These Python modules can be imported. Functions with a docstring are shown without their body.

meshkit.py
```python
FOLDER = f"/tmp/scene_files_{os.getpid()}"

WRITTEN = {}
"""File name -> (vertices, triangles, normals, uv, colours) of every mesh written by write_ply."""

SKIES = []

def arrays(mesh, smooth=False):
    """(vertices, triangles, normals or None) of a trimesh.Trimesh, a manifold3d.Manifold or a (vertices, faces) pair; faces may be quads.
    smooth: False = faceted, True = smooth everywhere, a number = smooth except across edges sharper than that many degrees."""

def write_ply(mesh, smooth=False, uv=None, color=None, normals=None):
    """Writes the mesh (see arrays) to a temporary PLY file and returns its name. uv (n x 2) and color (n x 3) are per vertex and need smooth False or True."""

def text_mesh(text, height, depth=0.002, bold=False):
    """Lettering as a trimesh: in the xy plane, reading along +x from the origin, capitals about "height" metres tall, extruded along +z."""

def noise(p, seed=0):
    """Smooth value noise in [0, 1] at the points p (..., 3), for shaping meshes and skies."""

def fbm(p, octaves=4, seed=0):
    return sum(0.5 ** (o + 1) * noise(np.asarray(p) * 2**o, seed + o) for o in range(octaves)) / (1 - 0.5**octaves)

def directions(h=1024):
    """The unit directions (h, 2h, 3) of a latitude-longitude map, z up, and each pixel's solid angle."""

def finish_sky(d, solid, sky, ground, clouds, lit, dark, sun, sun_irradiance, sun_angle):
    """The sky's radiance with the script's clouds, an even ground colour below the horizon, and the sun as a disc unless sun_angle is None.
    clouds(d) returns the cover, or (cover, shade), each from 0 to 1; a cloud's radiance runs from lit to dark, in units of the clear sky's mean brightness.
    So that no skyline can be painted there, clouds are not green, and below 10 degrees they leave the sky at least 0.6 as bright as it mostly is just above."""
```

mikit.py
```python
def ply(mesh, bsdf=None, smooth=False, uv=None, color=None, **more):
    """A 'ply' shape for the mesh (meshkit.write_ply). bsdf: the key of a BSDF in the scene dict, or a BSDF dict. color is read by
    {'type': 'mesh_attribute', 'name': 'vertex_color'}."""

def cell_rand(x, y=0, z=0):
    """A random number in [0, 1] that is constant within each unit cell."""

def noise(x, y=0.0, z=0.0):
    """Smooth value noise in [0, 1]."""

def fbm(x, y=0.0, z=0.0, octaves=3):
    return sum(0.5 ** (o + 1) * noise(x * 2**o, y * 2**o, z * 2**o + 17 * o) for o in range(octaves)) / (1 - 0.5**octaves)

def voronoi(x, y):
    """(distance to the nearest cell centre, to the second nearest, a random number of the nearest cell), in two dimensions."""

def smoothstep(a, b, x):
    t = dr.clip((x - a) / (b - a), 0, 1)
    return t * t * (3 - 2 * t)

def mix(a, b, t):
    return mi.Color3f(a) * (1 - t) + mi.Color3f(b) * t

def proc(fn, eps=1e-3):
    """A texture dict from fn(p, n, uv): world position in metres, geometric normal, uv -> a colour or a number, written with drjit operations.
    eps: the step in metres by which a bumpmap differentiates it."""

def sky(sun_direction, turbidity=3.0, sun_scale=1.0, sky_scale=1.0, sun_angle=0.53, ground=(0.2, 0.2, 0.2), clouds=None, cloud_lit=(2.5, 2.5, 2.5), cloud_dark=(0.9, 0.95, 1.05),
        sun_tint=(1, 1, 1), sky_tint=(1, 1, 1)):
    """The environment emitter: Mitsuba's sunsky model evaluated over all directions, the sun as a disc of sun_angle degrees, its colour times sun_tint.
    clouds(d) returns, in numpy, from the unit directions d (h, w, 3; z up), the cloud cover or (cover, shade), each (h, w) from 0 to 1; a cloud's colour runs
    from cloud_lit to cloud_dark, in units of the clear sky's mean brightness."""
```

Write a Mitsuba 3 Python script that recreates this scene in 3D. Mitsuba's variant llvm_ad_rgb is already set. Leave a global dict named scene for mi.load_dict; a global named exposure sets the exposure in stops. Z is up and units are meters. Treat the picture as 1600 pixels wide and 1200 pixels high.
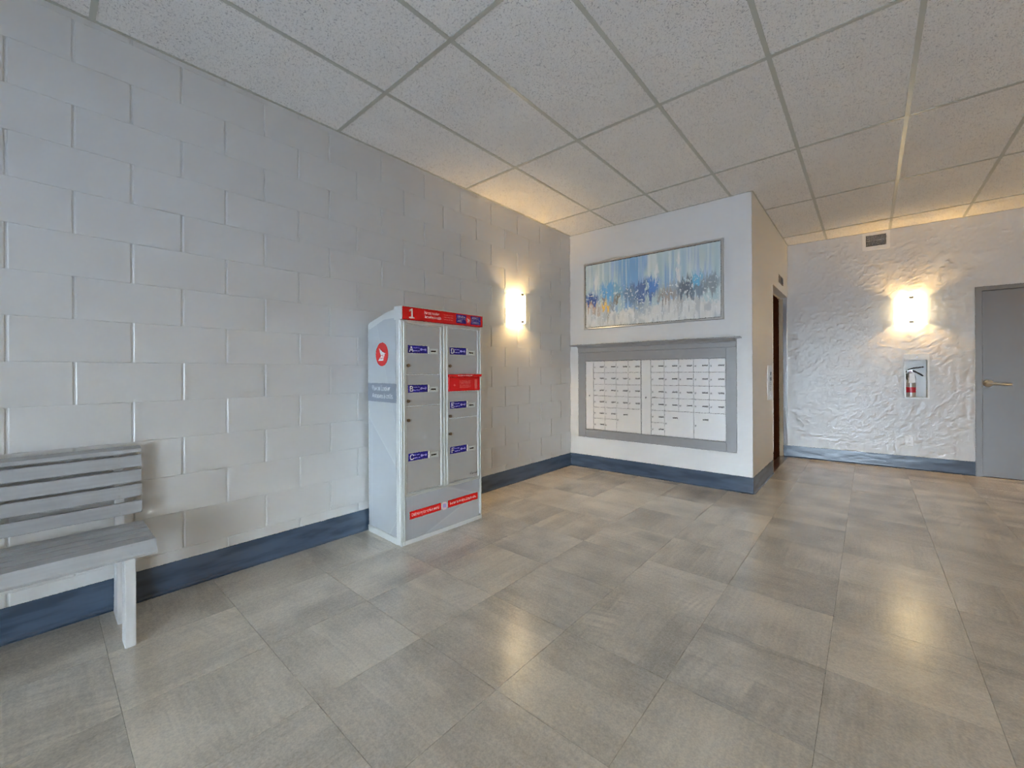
import math
import numpy as np
import trimesh
import drjit as dr
import mitsuba as mi
import mikit
import meshkit
from mikit import proc, noise, fbm, cell_rand, smoothstep, mix
from shapely.geometry import Polygon, box as sbox, Point
from shapely.ops import unary_union

scene, labels = {}, {}
T = mi.ScalarTransform4f
rng = np.random.default_rng(7)

# ------------------------------------------------------------------ camera, sky, exposure
EYE = 1.171                                   # camera height
TH, ROLL = 0.7119, -0.0047
FOC, CX, CY = 641.16, 803.9, 582.1
fwd = np.array([math.cos(TH), math.sin(TH), 0.0])
rgt = np.array([math.sin(TH), -math.cos(TH), 0.0])
up = np.array([0, 0, 1.0]) - ROLL * rgt
scene['camera'] = {
    'type': 'perspective', 'fov_axis': 'x', 'fov': math.degrees(2 * math.atan(800 / FOC)),
    'near_clip': 0.02, 'far_clip': 200.0,
    'principal_point_offset_x': -(CX - 800) / 1600, 'principal_point_offset_y': -(CY - 600) / 1200,
    'to_world': T().look_at(origin=[0, 0, EYE], target=(np.array([0, 0, EYE]) + fwd).tolist(), up=up.tolist())}
exposure = 1.02
SKY = 165.0
scene['sky'] = {'sampling_weight': 10.0, **mikit.sky((-0.6, -0.5, 0.62), turbidity=4.0, sun_scale=0.0, sky_scale=SKY, ground=(0.24, 0.25, 0.27),
                         clouds=lambda d: np.full(d.shape[:2], 0.85), cloud_lit=(0.79, 1.02, 1.27), cloud_dark=(0.7, 0.75, 0.85))}
BULB = np.array([1.0, 0.61, 0.20]) * 420.0       # radiance of a sconce bulb
SHADE = np.array([1.0, 0.75, 0.37]) * 5.0       # radiance of the lit glass shades

# ------------------------------------------------------------------ plan of the lobby
D = 2.8525                                    # left wall (block wall), y
ZC = 2.886                                    # ceiling
A, MR = 4.3951, 0.0242                        # mailbox wall x = A + MR * (D - y)
YS = 0.838                                    # alcove wall with the elevator, y
B, FR = 6.7069, 0.0461                        # far wall x = B + FR * (YS - y)
XE, YR = -2.0, -2.6                           # entrance wall, right-hand wall
TILE = 0.4575
FX0, FY0 = 0.1845, 1.9607
Mx = lambda y: A + MR * (D - y)
Fx = lambda y: B + FR * (YS - y)
ROOM = Polygon([(XE, YR), (Fx(YR), YR), (Fx(YS), YS), (Mx(YS), YS), (A, D), (XE, D)])


# ------------------------------------------------------------------ helpers
def numbered(key):
    if key not in scene and key not in labels and not any(k.startswith(key + '__') for k in scene):
        return key
    i = 1
    while f'{key}_{i:03d}' in scene or f'{key}_{i:03d}' in labels or any(k.startswith(f'{key}_{i:03d}__') for k in scene):
        i += 1
    return f'{key}_{i:03d}'


_count = {}


def part(parent, name, shape, label=None):
    """one entry, a part of parent"""
    base = f'{parent}__{name}'
    c = _count.get(base, -1) + 1
    _count[base] = c
    key = base if c == 0 else f'{base}_{c:03d}'
    scene[key] = shape
    if label:
        labels[key] = {'label': label}
    return key


def thing(name, label, category, group=None):
    key = numbered(name)
    labels[key] = {'label': label, 'category': category}
    if group:
        labels[key]['group'] = group
    return key


def structure(name, label, shape=None):
    labels[name] = {'label': label, 'kind': 'structure', 'category': name.split('_')[0]}
    if shape is not None:
        scene[name] = shape
    return name


def frame(origin, right, out, upv=(0, 0, 1)):
    """local x = to the right as seen, y = up, z = out of the wall"""
    m = np.eye(4)
    m[:3, 0] = np.array(right) / np.linalg.norm(right)
    m[:3, 1] = upv
    m[:3, 2] = np.array(out) / np.linalg.norm(out)
    m[:3, 3] = origin
    return m


F_LEFT = frame((0, D, 0), (1, 0, 0), (0, -1, 0))                 # local x = X
F_MAIL = frame((A, D, 0), (MR, -1, 0), (-1, -MR, 0))             # local x ~ D - y
F_ALC = frame((0, YS, 0), (1, 0, 0), (0, -1, 0))                 # local x = X
F_FAR = frame((B, YS, 0), (FR, -1, 0), (-1, -FR, 0))             # local x ~ YS - y


def put(mesh, m):
    mesh = mesh.copy()
    mesh.apply_transform(m)
    return mesh


def bx(x0, x1, y0, y1, z0, z1, bev=0.0):
    """a box, its edges chamfered by bev"""
    lo, hi = np.array([x0, y0, z0]), np.array([x1, y1, z1])
    if bev <= 0:
        m = trimesh.creation.box(extents=hi - lo)
        m.apply_translation((lo + hi) / 2)
        return m
    pts = []
    for s in np.ndindex(2, 2, 2):
        c = np.where(np.array(s) == 1, hi, lo)
        d = np.where(np.array(s) == 1, -1, 1) * bev
        for k in range(3):
            q = c + d
            q[k] = c[k]
            pts.append(q)
    return trimesh.convex.convex_hull(np.array(pts))


def join(*ms):
    return trimesh.util.concatenate(list(ms))


def prism(poly, z0, z1):
    geoms = getattr(poly, 'geoms', [poly])
    out = []
    for g in geoms:
        if g.is_empty or g.area < 1e-9:
            continue
        m = trimesh.creation.extrude_polygon(g, z1 - z0, engine='earcut')
        m.apply_translation([0, 0, z0])
        out.append(m)
    return join(*out)


def slab(poly, z0, z1, bev):
    """a convex plate whose face at z1 has a small bevel"""
    inner = poly.buffer(-bev, join_style=2)
    if inner.is_empty or poly.geom_type != 'Polygon' or inner.geom_type != 'Polygon' or len(poly.exterior.coords) > 7 or poly.area < poly.convex_hull.area * 0.999:
        return prism(poly, z0, z1)
    P, Q = np.array(poly.exterior.coords)[:-1], np.array(inner.exterior.coords)[:-1]
    pts = np.vstack([np.c_[P, np.full(len(P), z0)], np.c_[P, np.full(len(P), z1 - bev)], np.c_[Q, np.full(len(Q), z1)]])
    return trimesh.convex.convex_hull(pts)


def cyl(r, h, n=24, center=(0, 0, 0), axis='z'):
    m = trimesh.creation.cylinder(radius=r, height=h, sections=n)
    if axis == 'x':
        m.apply_transform(trimesh.transformations.rotation_matrix(math.pi / 2, [0, 1, 0]))
    if axis == 'y':
        m.apply_transform(trimesh.transformations.rotation_matrix(math.pi / 2, [1, 0, 0]))
    m.apply_translation(center)
    return m


def lathe(profile, n=32, center=(0, 0, 0)):
    """profile (r, z), turned about z"""
    m = trimesh.creation.revolve(np.array(profile, float), sections=n)
    m.apply_translation(center)
    return m


def tube(points, r, n=10):
    pts = np.array(points, float)
    segs = []
    for a, b in zip(pts[:-1], pts[1:]):
        segs.append(trimesh.creation.cylinder(radius=r, segment=[a, b], sections=n))
    for p in pts:
        s = trimesh.creation.icosphere(subdivisions=1, radius=r)
        s.apply_translation(p)
        segs.append(s)
    return join(*segs)


def lettering(text, height, depth=0.0008, bold=False, width=None, center=False):
    m = meshkit.text_mesh(text, height, depth, bold)
    if width is not None:
        w = m.bounds[1, 0] - m.bounds[0, 0]
        m.apply_scale([width / w, 1, 1])
    if center:
        m.apply_translation([-(m.bounds[0, 0] + m.bounds[1, 0]) / 2, 0, 0])
    return m


def at(m, x, y, z=0.0):
    m = m.copy()
    m.apply_translation([x, y, z])
    return m


def dashes(x0, x1, y, h, seed, z0, z1):
    """a line of print too small to read"""
    r = np.random.default_rng(seed)
    out, x = [], x0
    while x < x1 - h:
        w = min(r.uniform(2.0, 6.0) * h, x1 - x)
        out.append(bx(x, x + w, y, y + h, z0, z1))
        x += w + 0.7 * h
    return join(*out)


# ------------------------------------------------------------------ materials
def principled(color, rough=0.5, spec=0.5, metallic=0.0, bump=None, height=0.001, eps=1e-3, **more):
    col = color if isinstance(color, dict) else {'type': 'rgb', 'value': list(map(float, color))}
    b = {'type': 'principled', 'base_color': col, 'roughness': rough, 'specular': spec, 'metallic': metallic, **more}
    if bump is not None:
        b = {'type': 'bumpmap', 'arbitrary': proc(bump, eps), 'scale': height, 'bsdf': b}
    return {'type': 'twosided', 'bsdf': b}


def f_blockpaint(p, n, uv):
    v = fbm(p.x * 2.3, p.y * 2.3, p.z * 2.3, 3)
    s = noise(p.x * 35, p.y * 35, p.z * 35)
    return mix((0.575, 0.575, 0.57), (0.60, 0.60, 0.595), v * 0.8 + s * 0.2)


def b_block(p, n, uv):
    a = noise(p.x * 160, p.y * 160, p.z * 160)
    c = noise(p.x * 55, p.y * 55, p.z * 55)
    pit = smoothstep(0.80, 0.92, noise(p.x * 48 + 9, p.y * 48, p.z * 48))
    return 0.4 * a + 0.5 * c - 0.9 * pit


def f_drywall(p, n, uv):
    v = fbm(p.x * 3, p.y * 3, p.z * 3, 3)
    return mix((0.70, 0.695, 0.685), (0.735, 0.73, 0.72), v)


def b_roller(p, n, uv):
    return noise(p.x * 220, p.y * 220, p.z * 220) * 0.6 + noise(p.x * 90, p.y * 90, p.z * 90) * 0.4


def floor_cells(p):
    gx, gy = (p.x - FX0) / TILE, (p.y - FY0) / TILE
    ix, iy = dr.floor(gx), dr.floor(gy)
    lx, ly = gx - ix, gy - iy
    par = (ix + iy) * 0.5
    turn = ((par - dr.floor(par)) > 0.25) ^ (cell_rand(ix, iy, 5) > 0.80)
    a, b = dr.select(turn, lx, ly), dr.select(turn, ly, lx)
    return ix, iy, a, b, cell_rand(ix, iy, 7) * 60.0


def f_floor(p, n, uv):
    ix, iy, a, b, o = floor_cells(p)
    band = fbm(a * 2.6 + o, b * 0.55 + o, o, 3)
    cloud = fbm(a * 2.0 + o + 9, b * 2.4 + o, o, 2)
    k = 2.0 + 2.0 * cell_rand(ix, iy, 11)
    strip = cell_rand(dr.floor(a * k + noise(b * 3 + o, a * 2) * 0.15), ix * 3 + 1, iy * 7 + 2)
    streak = noise(a * 70 + o, b * 6 + o)
    arcs = noise(b * 34 + a * a * 7 + o, a * 2.2 + o, 3.0)
    saw = smoothstep(0.55, 0.9, cell_rand(ix, iy, 13)) * smoothstep(0.45, 0.75, cloud)
    grit = noise(p.x * 260, p.y * 260) * 0.6 + noise(p.x * 110, p.y * 110) * 0.4
    t = 0.56 + (cell_rand(ix, iy, 9) - 0.5) * 0.30 + (band - 0.5) * 0.75 + (cloud - 0.5) * 0.7 + (strip - 0.5) * 0.16 \
        + (streak - 0.5) * 0.12 + (arcs - 0.5) * 0.45 * saw + (grit - 0.5) * 0.40
    t = dr.clip(t, 0, 1)
    warm = noise(ix * 1.7 + 0.3, iy * 2.3 + 0.1)
    return mix(mix((0.265, 0.240, 0.205), (0.275, 0.240, 0.190), warm), mix((0.66, 0.604, 0.520), (0.68, 0.604, 0.49), warm), t)


def b_floor(p, n, uv):
    ix, iy, a, b, o = floor_cells(p)
    return noise(a * 160 + o, b * 14 + o) * 0.6 + noise(p.x * 120, p.y * 120) * 0.4


def f_ceiling(p, n, uv):
    f = noise(p.x * 210, p.y * 210, 3.0)
    g = noise(p.x * 420, p.y * 420, 7.0)
    pits = smoothstep(0.72, 0.86, f) * 0.55 + smoothstep(0.72, 0.90, g) * 0.4
    v = fbm(p.x * 4, p.y * 4, 0.0, 2)
    return mix(mix((0.66, 0.64, 0.61), (0.72, 0.70, 0.665), v), (0.20, 0.19, 0.18), dr.clip(pits, 0, 1))


def b_ceiling(p, n, uv):
    return noise(p.x * 300, p.y * 300) * 0.5 - 0.6 * smoothstep(0.74, 0.88, noise(p.x * 210, p.y * 210, 3.0))


def f_base(p, n, uv):
    v = fbm(p.x * 5, p.y * 5, p.z * 22, 4)
    return mix((0.014, 0.025, 0.042), (0.030, 0.046, 0.070), smoothstep(0.3, 0.7, v))


def b_base(p, n, uv):
    return fbm(p.x * 6, p.y * 6, p.z * 18, 3)


def f_bench(p, n, uv):
    g = noise(p.x * 6, p.y * 110, p.z * 110)
    v = fbm(p.x * 3, p.y * 9, p.z * 9, 2)
    return mix((0.29, 0.295, 0.30), (0.37, 0.375, 0.38), 0.6 * g + 0.4 * v)


def b_bench(p, n, uv):
    return noise(p.x * 8, p.y * 190, p.z * 190)


def f_legs(p, n, uv):
    g = noise(p.x * 90, p.y * 90, p.z * 5)
    return mix((0.44, 0.445, 0.45), (0.54, 0.545, 0.55), g)


def f_trim(p, n, uv):
    return mix((0.275, 0.274, 0.274), (0.295, 0.294, 0.294), noise(p.y * 30, p.z * 30, p.x * 30))


def f_sidepanel(p, n, uv):
    # the printed graphic of large pale leaf facets on the locker's side (u across, v up, in metres)
    u, v = uv.x, uv.y
    line1 = v - (0.86 - 0.86 * u)
    line2 = v - (1.90 - 2.9 * u)
    line3 = v - (-0.32 + 1.25 * u)
    t = 0.45 + 0.28 * smoothstep(-0.003, 0.003, line1) - 0.15 * smoothstep(-0.003, 0.003, line2) - 0.2 * smoothstep(-0.003, 0.003, -line3)
    edge = dr.exp(-dr.square(line1 / 0.008)) + dr.exp(-dr.square(line2 / 0.010)) + dr.exp(-dr.square(line3 / 0.010))
    vert = dr.select(v < 0.80, dr.exp(-dr.square((u - 0.055) / 0.004)), 0.0)
    return mix((0.40, 0.44, 0.49), (0.56, 0.60, 0.62), dr.clip(t + 0.28 * edge + 0.3 * vert, 0, 1))


def f_kickpanel(p, n, uv):
    u, v = uv.x, uv.y
    line1 = v - (-0.02 + 0.36 * (u - 0.06))
    line2 = v - (0.46 - 0.36 * u)
    t = 0.42 + 0.25 * smoothstep(-0.003, 0.003, -line1) - 0.15 * smoothstep(-0.003, 0.003, line2)
    edge = dr.exp(-dr.square(line1 / 0.006)) * 0.8 + dr.exp(-dr.square(line2 / 0.006)) * 0.8 + dr.exp(-dr.square((u - 0.09) / 0.003)) * 0.4
    return mix((0.33, 0.36, 0.41), (0.50, 0.53, 0.55), dr.clip(t + 0.35 * edge, 0, 1))


def f_painting(p, n, uv):
    u, v = uv.x, uv.y
    st = noise(u * 95, v * 3.2, 1.0)
    st2 = noise(u * 38, v * 1.6, 5.0)
    st3 = noise(u * 170, v * 14, 9.0)
    dab = noise(u * 120, v * 26, 2.0)
    # the washed sky of vertical streaks
    c = mix((0.46, 0.60, 0.63), (0.70, 0.78, 0.78), st2)
    c = mix(c, (0.22, 0.42, 0.66), smoothstep(0.22, 0.7, noise(u * 7.0 + 3.1, v * 0.8, 2.0) * 0.6 + st * 0.45) * smoothstep(0.10, 0.35, u) * smoothstep(0.86, 0.6, u))
    c = mix(c, (0.42, 0.56, 0.75), smoothstep(0.55, 0.8, st2 * 0.6 + st * 0.4) * 0.8)
    c = mix(c, (0.83, 0.86, 0.86), smoothstep(0.66, 0.9, noise(u * 52 + 7, v * 1.2, 3.0)) * 0.5)
    c = mix(c, (0.40, 0.50, 0.50), smoothstep(0.70, 0.90, u) * smoothstep(0.55, 0.9, v) * 0.5 * st2)

    def blob(cu, cv, wu, wv):
        du, dv = (u + (st3 - 0.5) * 0.02 - cu) / wu, (v + (st - 0.5) * 0.16 + (dab - 0.5) * 0.08 - cv) / wv
        return smoothstep(1.15, 0.55, dr.sqrt(du * du + dv * dv))

    # the snow of the lower third under a ragged edge
    edge = 0.30 + 0.07 * dr.sin(u * 9.0 + 1.2) + (noise(u * 26, 0.5, 0.0) - 0.5) * 0.16 + (dab - 0.5) * 0.12
    snow = mix(mix((0.70, 0.71, 0.69), (0.82, 0.82, 0.80), 0.6 * st3 + 0.4 * noise(u * 40, v * 18, 8.0)), (0.50, 0.53, 0.54), smoothstep(0.62, 0.85, noise(u * 60 + 2, v * 7, 6.0)) * 0.7)
    c = mix(c, snow, smoothstep(0.03, -0.05, v - edge))
    for cu, cv, wu, wv, col, k in (
            (0.30, 0.50, 0.16, 0.12, (0.24, 0.40, 0.58), 0.75), (0.70, 0.43, 0.13, 0.13, (0.42, 0.45, 0.47), 0.7), (0.10, 0.50, 0.12, 0.11, (0.38, 0.56, 0.70), 0.75), (0.90, 0.50, 0.11, 0.14, (0.36, 0.46, 0.54), 0.7), (0.50, 0.55, 0.14, 0.12, (0.30, 0.46, 0.70), 0.7),
            (0.05, 0.43, 0.07, 0.10, (0.045, 0.10, 0.34), 0.95),
            (0.20, 0.57, 0.08, 0.13, (0.14, 0.42, 0.70), 0.9), (0.28, 0.50, 0.06, 0.12, (0.25, 0.46, 0.58), 0.8),
            (0.46, 0.47, 0.14, 0.16, (0.10, 0.17, 0.36), 0.95), (0.38, 0.44, 0.07, 0.13, (0.20, 0.30, 0.42), 0.8), (0.55, 0.55, 0.05, 0.13, (0.10, 0.26, 0.58), 0.85),
            (0.78, 0.44, 0.07, 0.15, (0.13, 0.16, 0.20), 0.95), (0.86, 0.40, 0.05, 0.10, (0.20, 0.26, 0.32), 0.85), (0.85, 0.55, 0.045, 0.09, (0.16, 0.48, 0.68), 0.9),
            (0.94, 0.46, 0.06, 0.15, (0.24, 0.28, 0.30), 0.8), (0.65, 0.36, 0.08, 0.10, (0.40, 0.33, 0.27), 0.7), (0.61, 0.31, 0.03, 0.06, (0.28, 0.26, 0.26), 0.8),
            (0.16, 0.43, 0.03, 0.05, (0.32, 0.26, 0.24), 0.8), (0.27, 0.41, 0.035, 0.06, (0.25, 0.20, 0.13), 0.85),
            (0.17, 0.325, 0.045, 0.05, (0.86, 0.56, 0.10), 0.95), (0.05, 0.33, 0.06, 0.06, (0.66, 0.40, 0.22), 0.6), (0.10, 0.25, 0.05, 0.07, (0.45, 0.33, 0.22), 0.6), (0.19, 0.21, 0.03, 0.08, (0.42, 0.38, 0.30), 0.7),
            (0.48, 0.24, 0.07, 0.12, (0.46, 0.52, 0.55), 0.8), (0.43, 0.30, 0.05, 0.08, (0.30, 0.36, 0.40), 0.6), (0.74, 0.25, 0.04, 0.10, (0.50, 0.50, 0.48), 0.7), (0.23, 0.33, 0.03, 0.09, (0.30, 0.36, 0.40), 0.8), (0.15, 0.12, 0.06, 0.10, (0.55, 0.56, 0.52), 0.6),
            (0.09, 0.70, 0.018, 0.20, (0.84, 0.86, 0.86), 0.9), (0.58, 0.72, 0.015, 0.16, (0.82, 0.84, 0.86), 0.8), (0.73, 0.72, 0.015, 0.22, (0.84, 0.83, 0.82), 0.85)):
        m = blob(cu, cv, wu, wv)
        c = mix(c, col, m * k * smoothstep(0.10, 0.42, dab * 0.55 + st * 0.45))
    # loose white dabs over the dark middle
    c = mix(c, (0.82, 0.84, 0.84), smoothstep(0.76, 0.86, noise(u * 110 + 4, v * 40, 11.0)) * smoothstep(0.66, 0.5, v) * 0.8)
    return c


def b_painting(p, n, uv):
    return noise(uv.x * 150, uv.y * 25, 4.0) * 0.7 + noise(uv.x * 400, uv.y * 160) * 0.3


def f_elevator(p, n, uv):
    return mix((0.022, 0.008, 0.005), (0.036, 0.013, 0.008), fbm(p.x * 30, p.y * 30, p.z * 2, 2))


def f_canister(p, n, uv):
    return mix((0.42, 0.42, 0.43), (0.55, 0.55, 0.55), noise(p.x * 80, p.y * 80, p.z * 5))


MATS = {
    'm_block': principled(proc(f_blockpaint), 0.38, 0.45, bump=b_block, height=0.0004),
    'm_drywall': principled(proc(f_drywall), 0.5, 0.4, bump=b_roller, height=0.0003),
    'm_plaster': principled((0.665, 0.66, 0.652), 0.42, 0.45),
    'm_outwall': principled((0.47, 0.36, 0.215), 0.6, 0.3),
    'm_floor': principled(proc(f_floor), 0.235, 0.9, bump=b_floor, height=0.00006),
    'm_subfloor': principled((0.09, 0.085, 0.08), 0.8, 0.2),
    'm_ceiling': principled(proc(f_ceiling), 0.85, 0.2, bump=b_ceiling, height=0.0004),
    'm_tee': principled((0.40, 0.395, 0.34), 0.32, 0.5),
    'm_duct': principled((0.30, 0.30, 0.30), 0.6, 0.3),
    'm_deck': principled((0.22, 0.21, 0.20), 0.8, 0.2),
    'm_base': principled(proc(f_base), 0.26, 0.6, bump=b_base, height=0.004, eps=3e-3),
    'm_bench': principled(proc(f_bench), 0.55, 0.35, bump=b_bench, height=0.0005),
    'm_legs': principled(proc(f_legs), 0.45, 0.4),
    'm_screw': principled((0.30, 0.30, 0.30), 0.35, 0.5, 0.8),
    'm_trim': principled(proc(f_trim), 0.4, 0.5),
    'm_mailbox': principled((0.84, 0.845, 0.855), 0.33, 0.5),
    'm_mailframe': principled((0.25, 0.25, 0.26), 0.4, 0.5, 0.3),
    'm_plate': principled((0.10, 0.10, 0.11), 0.5, 0.4),
    'm_platemid': principled((0.30, 0.30, 0.31), 0.5, 0.4),
    'm_lock': principled((0.33, 0.33, 0.33), 0.35, 0.5, 0.9),
    'm_chrome': principled((0.72, 0.71, 0.69), 0.18, 0.5, 1.0),
    'm_steel': principled((0.80, 0.80, 0.79), 0.22, 0.5, 1.0),
    'm_silver': principled((0.52, 0.51, 0.49), 0.33, 0.5, 0.85),
    'm_framedark': principled((0.05, 0.045, 0.04), 0.5, 0.4),
    'm_painting': principled(proc(f_painting), 0.5, 0.4, bump=b_painting, height=0.0008),
    'm_alu': principled((0.52, 0.55, 0.54), 0.35, 0.5, 0.25),
    'm_lockerdoor': principled((0.40, 0.40, 0.39), 0.42, 0.45),
    'm_lockerwhite': principled((0.66, 0.69, 0.70), 0.4, 0.5),
    'm_side': principled(proc(f_sidepanel), 0.35, 0.5),
    'm_kick': principled(proc(f_kickpanel), 0.35, 0.5),
    'm_red': principled((0.47, 0.005, 0.006), 0.42, 0.3),
    'm_logored': principled((0.62, 0.030, 0.028), 0.45, 0.3),
    'm_bluesign': principled((0.009, 0.006, 0.13), 0.45, 0.3),
    'm_white': principled((0.87, 0.87, 0.87), 0.45, 0.4),
    'm_palered': principled((0.62, 0.13, 0.11), 0.45, 0.4),
    'm_paleblue': principled((0.42, 0.40, 0.72), 0.45, 0.4),
    'm_pink': principled((0.72, 0.60, 0.66), 0.45, 0.4),
    'm_band': principled((0.24, 0.28, 0.34), 0.4, 0.45),
    'm_bandtext': principled((0.80, 0.83, 0.86), 0.45, 0.4),
    'm_print': principled((0.03, 0.03, 0.03), 0.5, 0.3),
    'm_black': principled((0.012, 0.012, 0.013), 0.4, 0.5),
    'm_door': principled((0.19, 0.186, 0.182), 0.42, 0.5),
    'm_bronze': principled((0.16, 0.12, 0.08), 0.35, 0.5, 0.9),
    'm_elevator': {'type': 'twosided', 'bsdf': {'type': 'diffuse', 'reflectance': proc(f_elevator)}},
    'm_jamb': principled((0.55, 0.47, 0.34), 0.5, 0.4),
    'm_ventwhite': principled((0.80, 0.785, 0.76), 0.45, 0.4),
    'm_cabinet': principled((0.76, 0.78, 0.78), 0.4, 0.45),
    'm_canister': principled(proc(f_canister), 0.28, 0.5, 0.15),
    'm_extred': principled((0.42, 0.02, 0.035), 0.35, 0.5),
    'm_glassdoor': {'type': 'thindielectric', 'int_ior': 1.5},
    'm_storefront': principled((0.30, 0.30, 0.31), 0.35, 0.5, 0.6),
    'm_shade': {'type': 'twosided', 'bsdf': {'type': 'diffuse', 'reflectance': {'type': 'rgb', 'value': [0.75, 0.70, 0.60]}}},
}
for k, v in MATS.items():
    scene[k] = v


def ply(mesh, mat, smooth=False, **kw):
    return mikit.ply(mesh, mat, smooth, **kw)


# ------------------------------------------------------------------ floor: square stone-look vinyl tiles
flo = structure('floor', 'glossy grey-beige stone-look floor of square tiles with turned grain')
part(flo, 'subfloor', ply(prism(ROOM.buffer(0.35, join_style=2), -0.12, -0.004), 'm_subfloor'))
GAP = 0.0009
field = sbox(FX0 - 3 * TILE, YR, 7.2, D)
full_tile = ply(slab(sbox(GAP / 2, GAP / 2, TILE - GAP / 2, TILE - GAP / 2), -0.004, 0.0, 0.0009), 'm_floor')
for i in range(-3, 15):
    for j in range(-6, 3):
        x, y = FX0 + i * TILE, FY0 + j * TILE
        c = sbox(x + GAP / 2, y + GAP / 2, x + TILE - GAP / 2, y + TILE - GAP / 2)
        q = c.intersection(ROOM)
        if q.is_empty or q.area < 2e-4:
            continue
        dz = float(rng.uniform(-0.0002, 0.0002))
        if q.area > c.area * 0.9999:
            part(flo, 'tile', {**full_tile, 'to_world': T().translate([x, y, dz])})
        else:
            part(flo, 'tile', ply(slab(q, -0.004, 0.0, 0.0009), 'm_floor'))
rest = ROOM.difference(sbox(FX0 - 3 * TILE, FY0 - 6 * TILE, FX0 + 15 * TILE, FY0 + 3 * TILE))
part(flo, 'plain_floor', ply(prism(rest, -0.004, 0.0), 'm_floor'))

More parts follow.
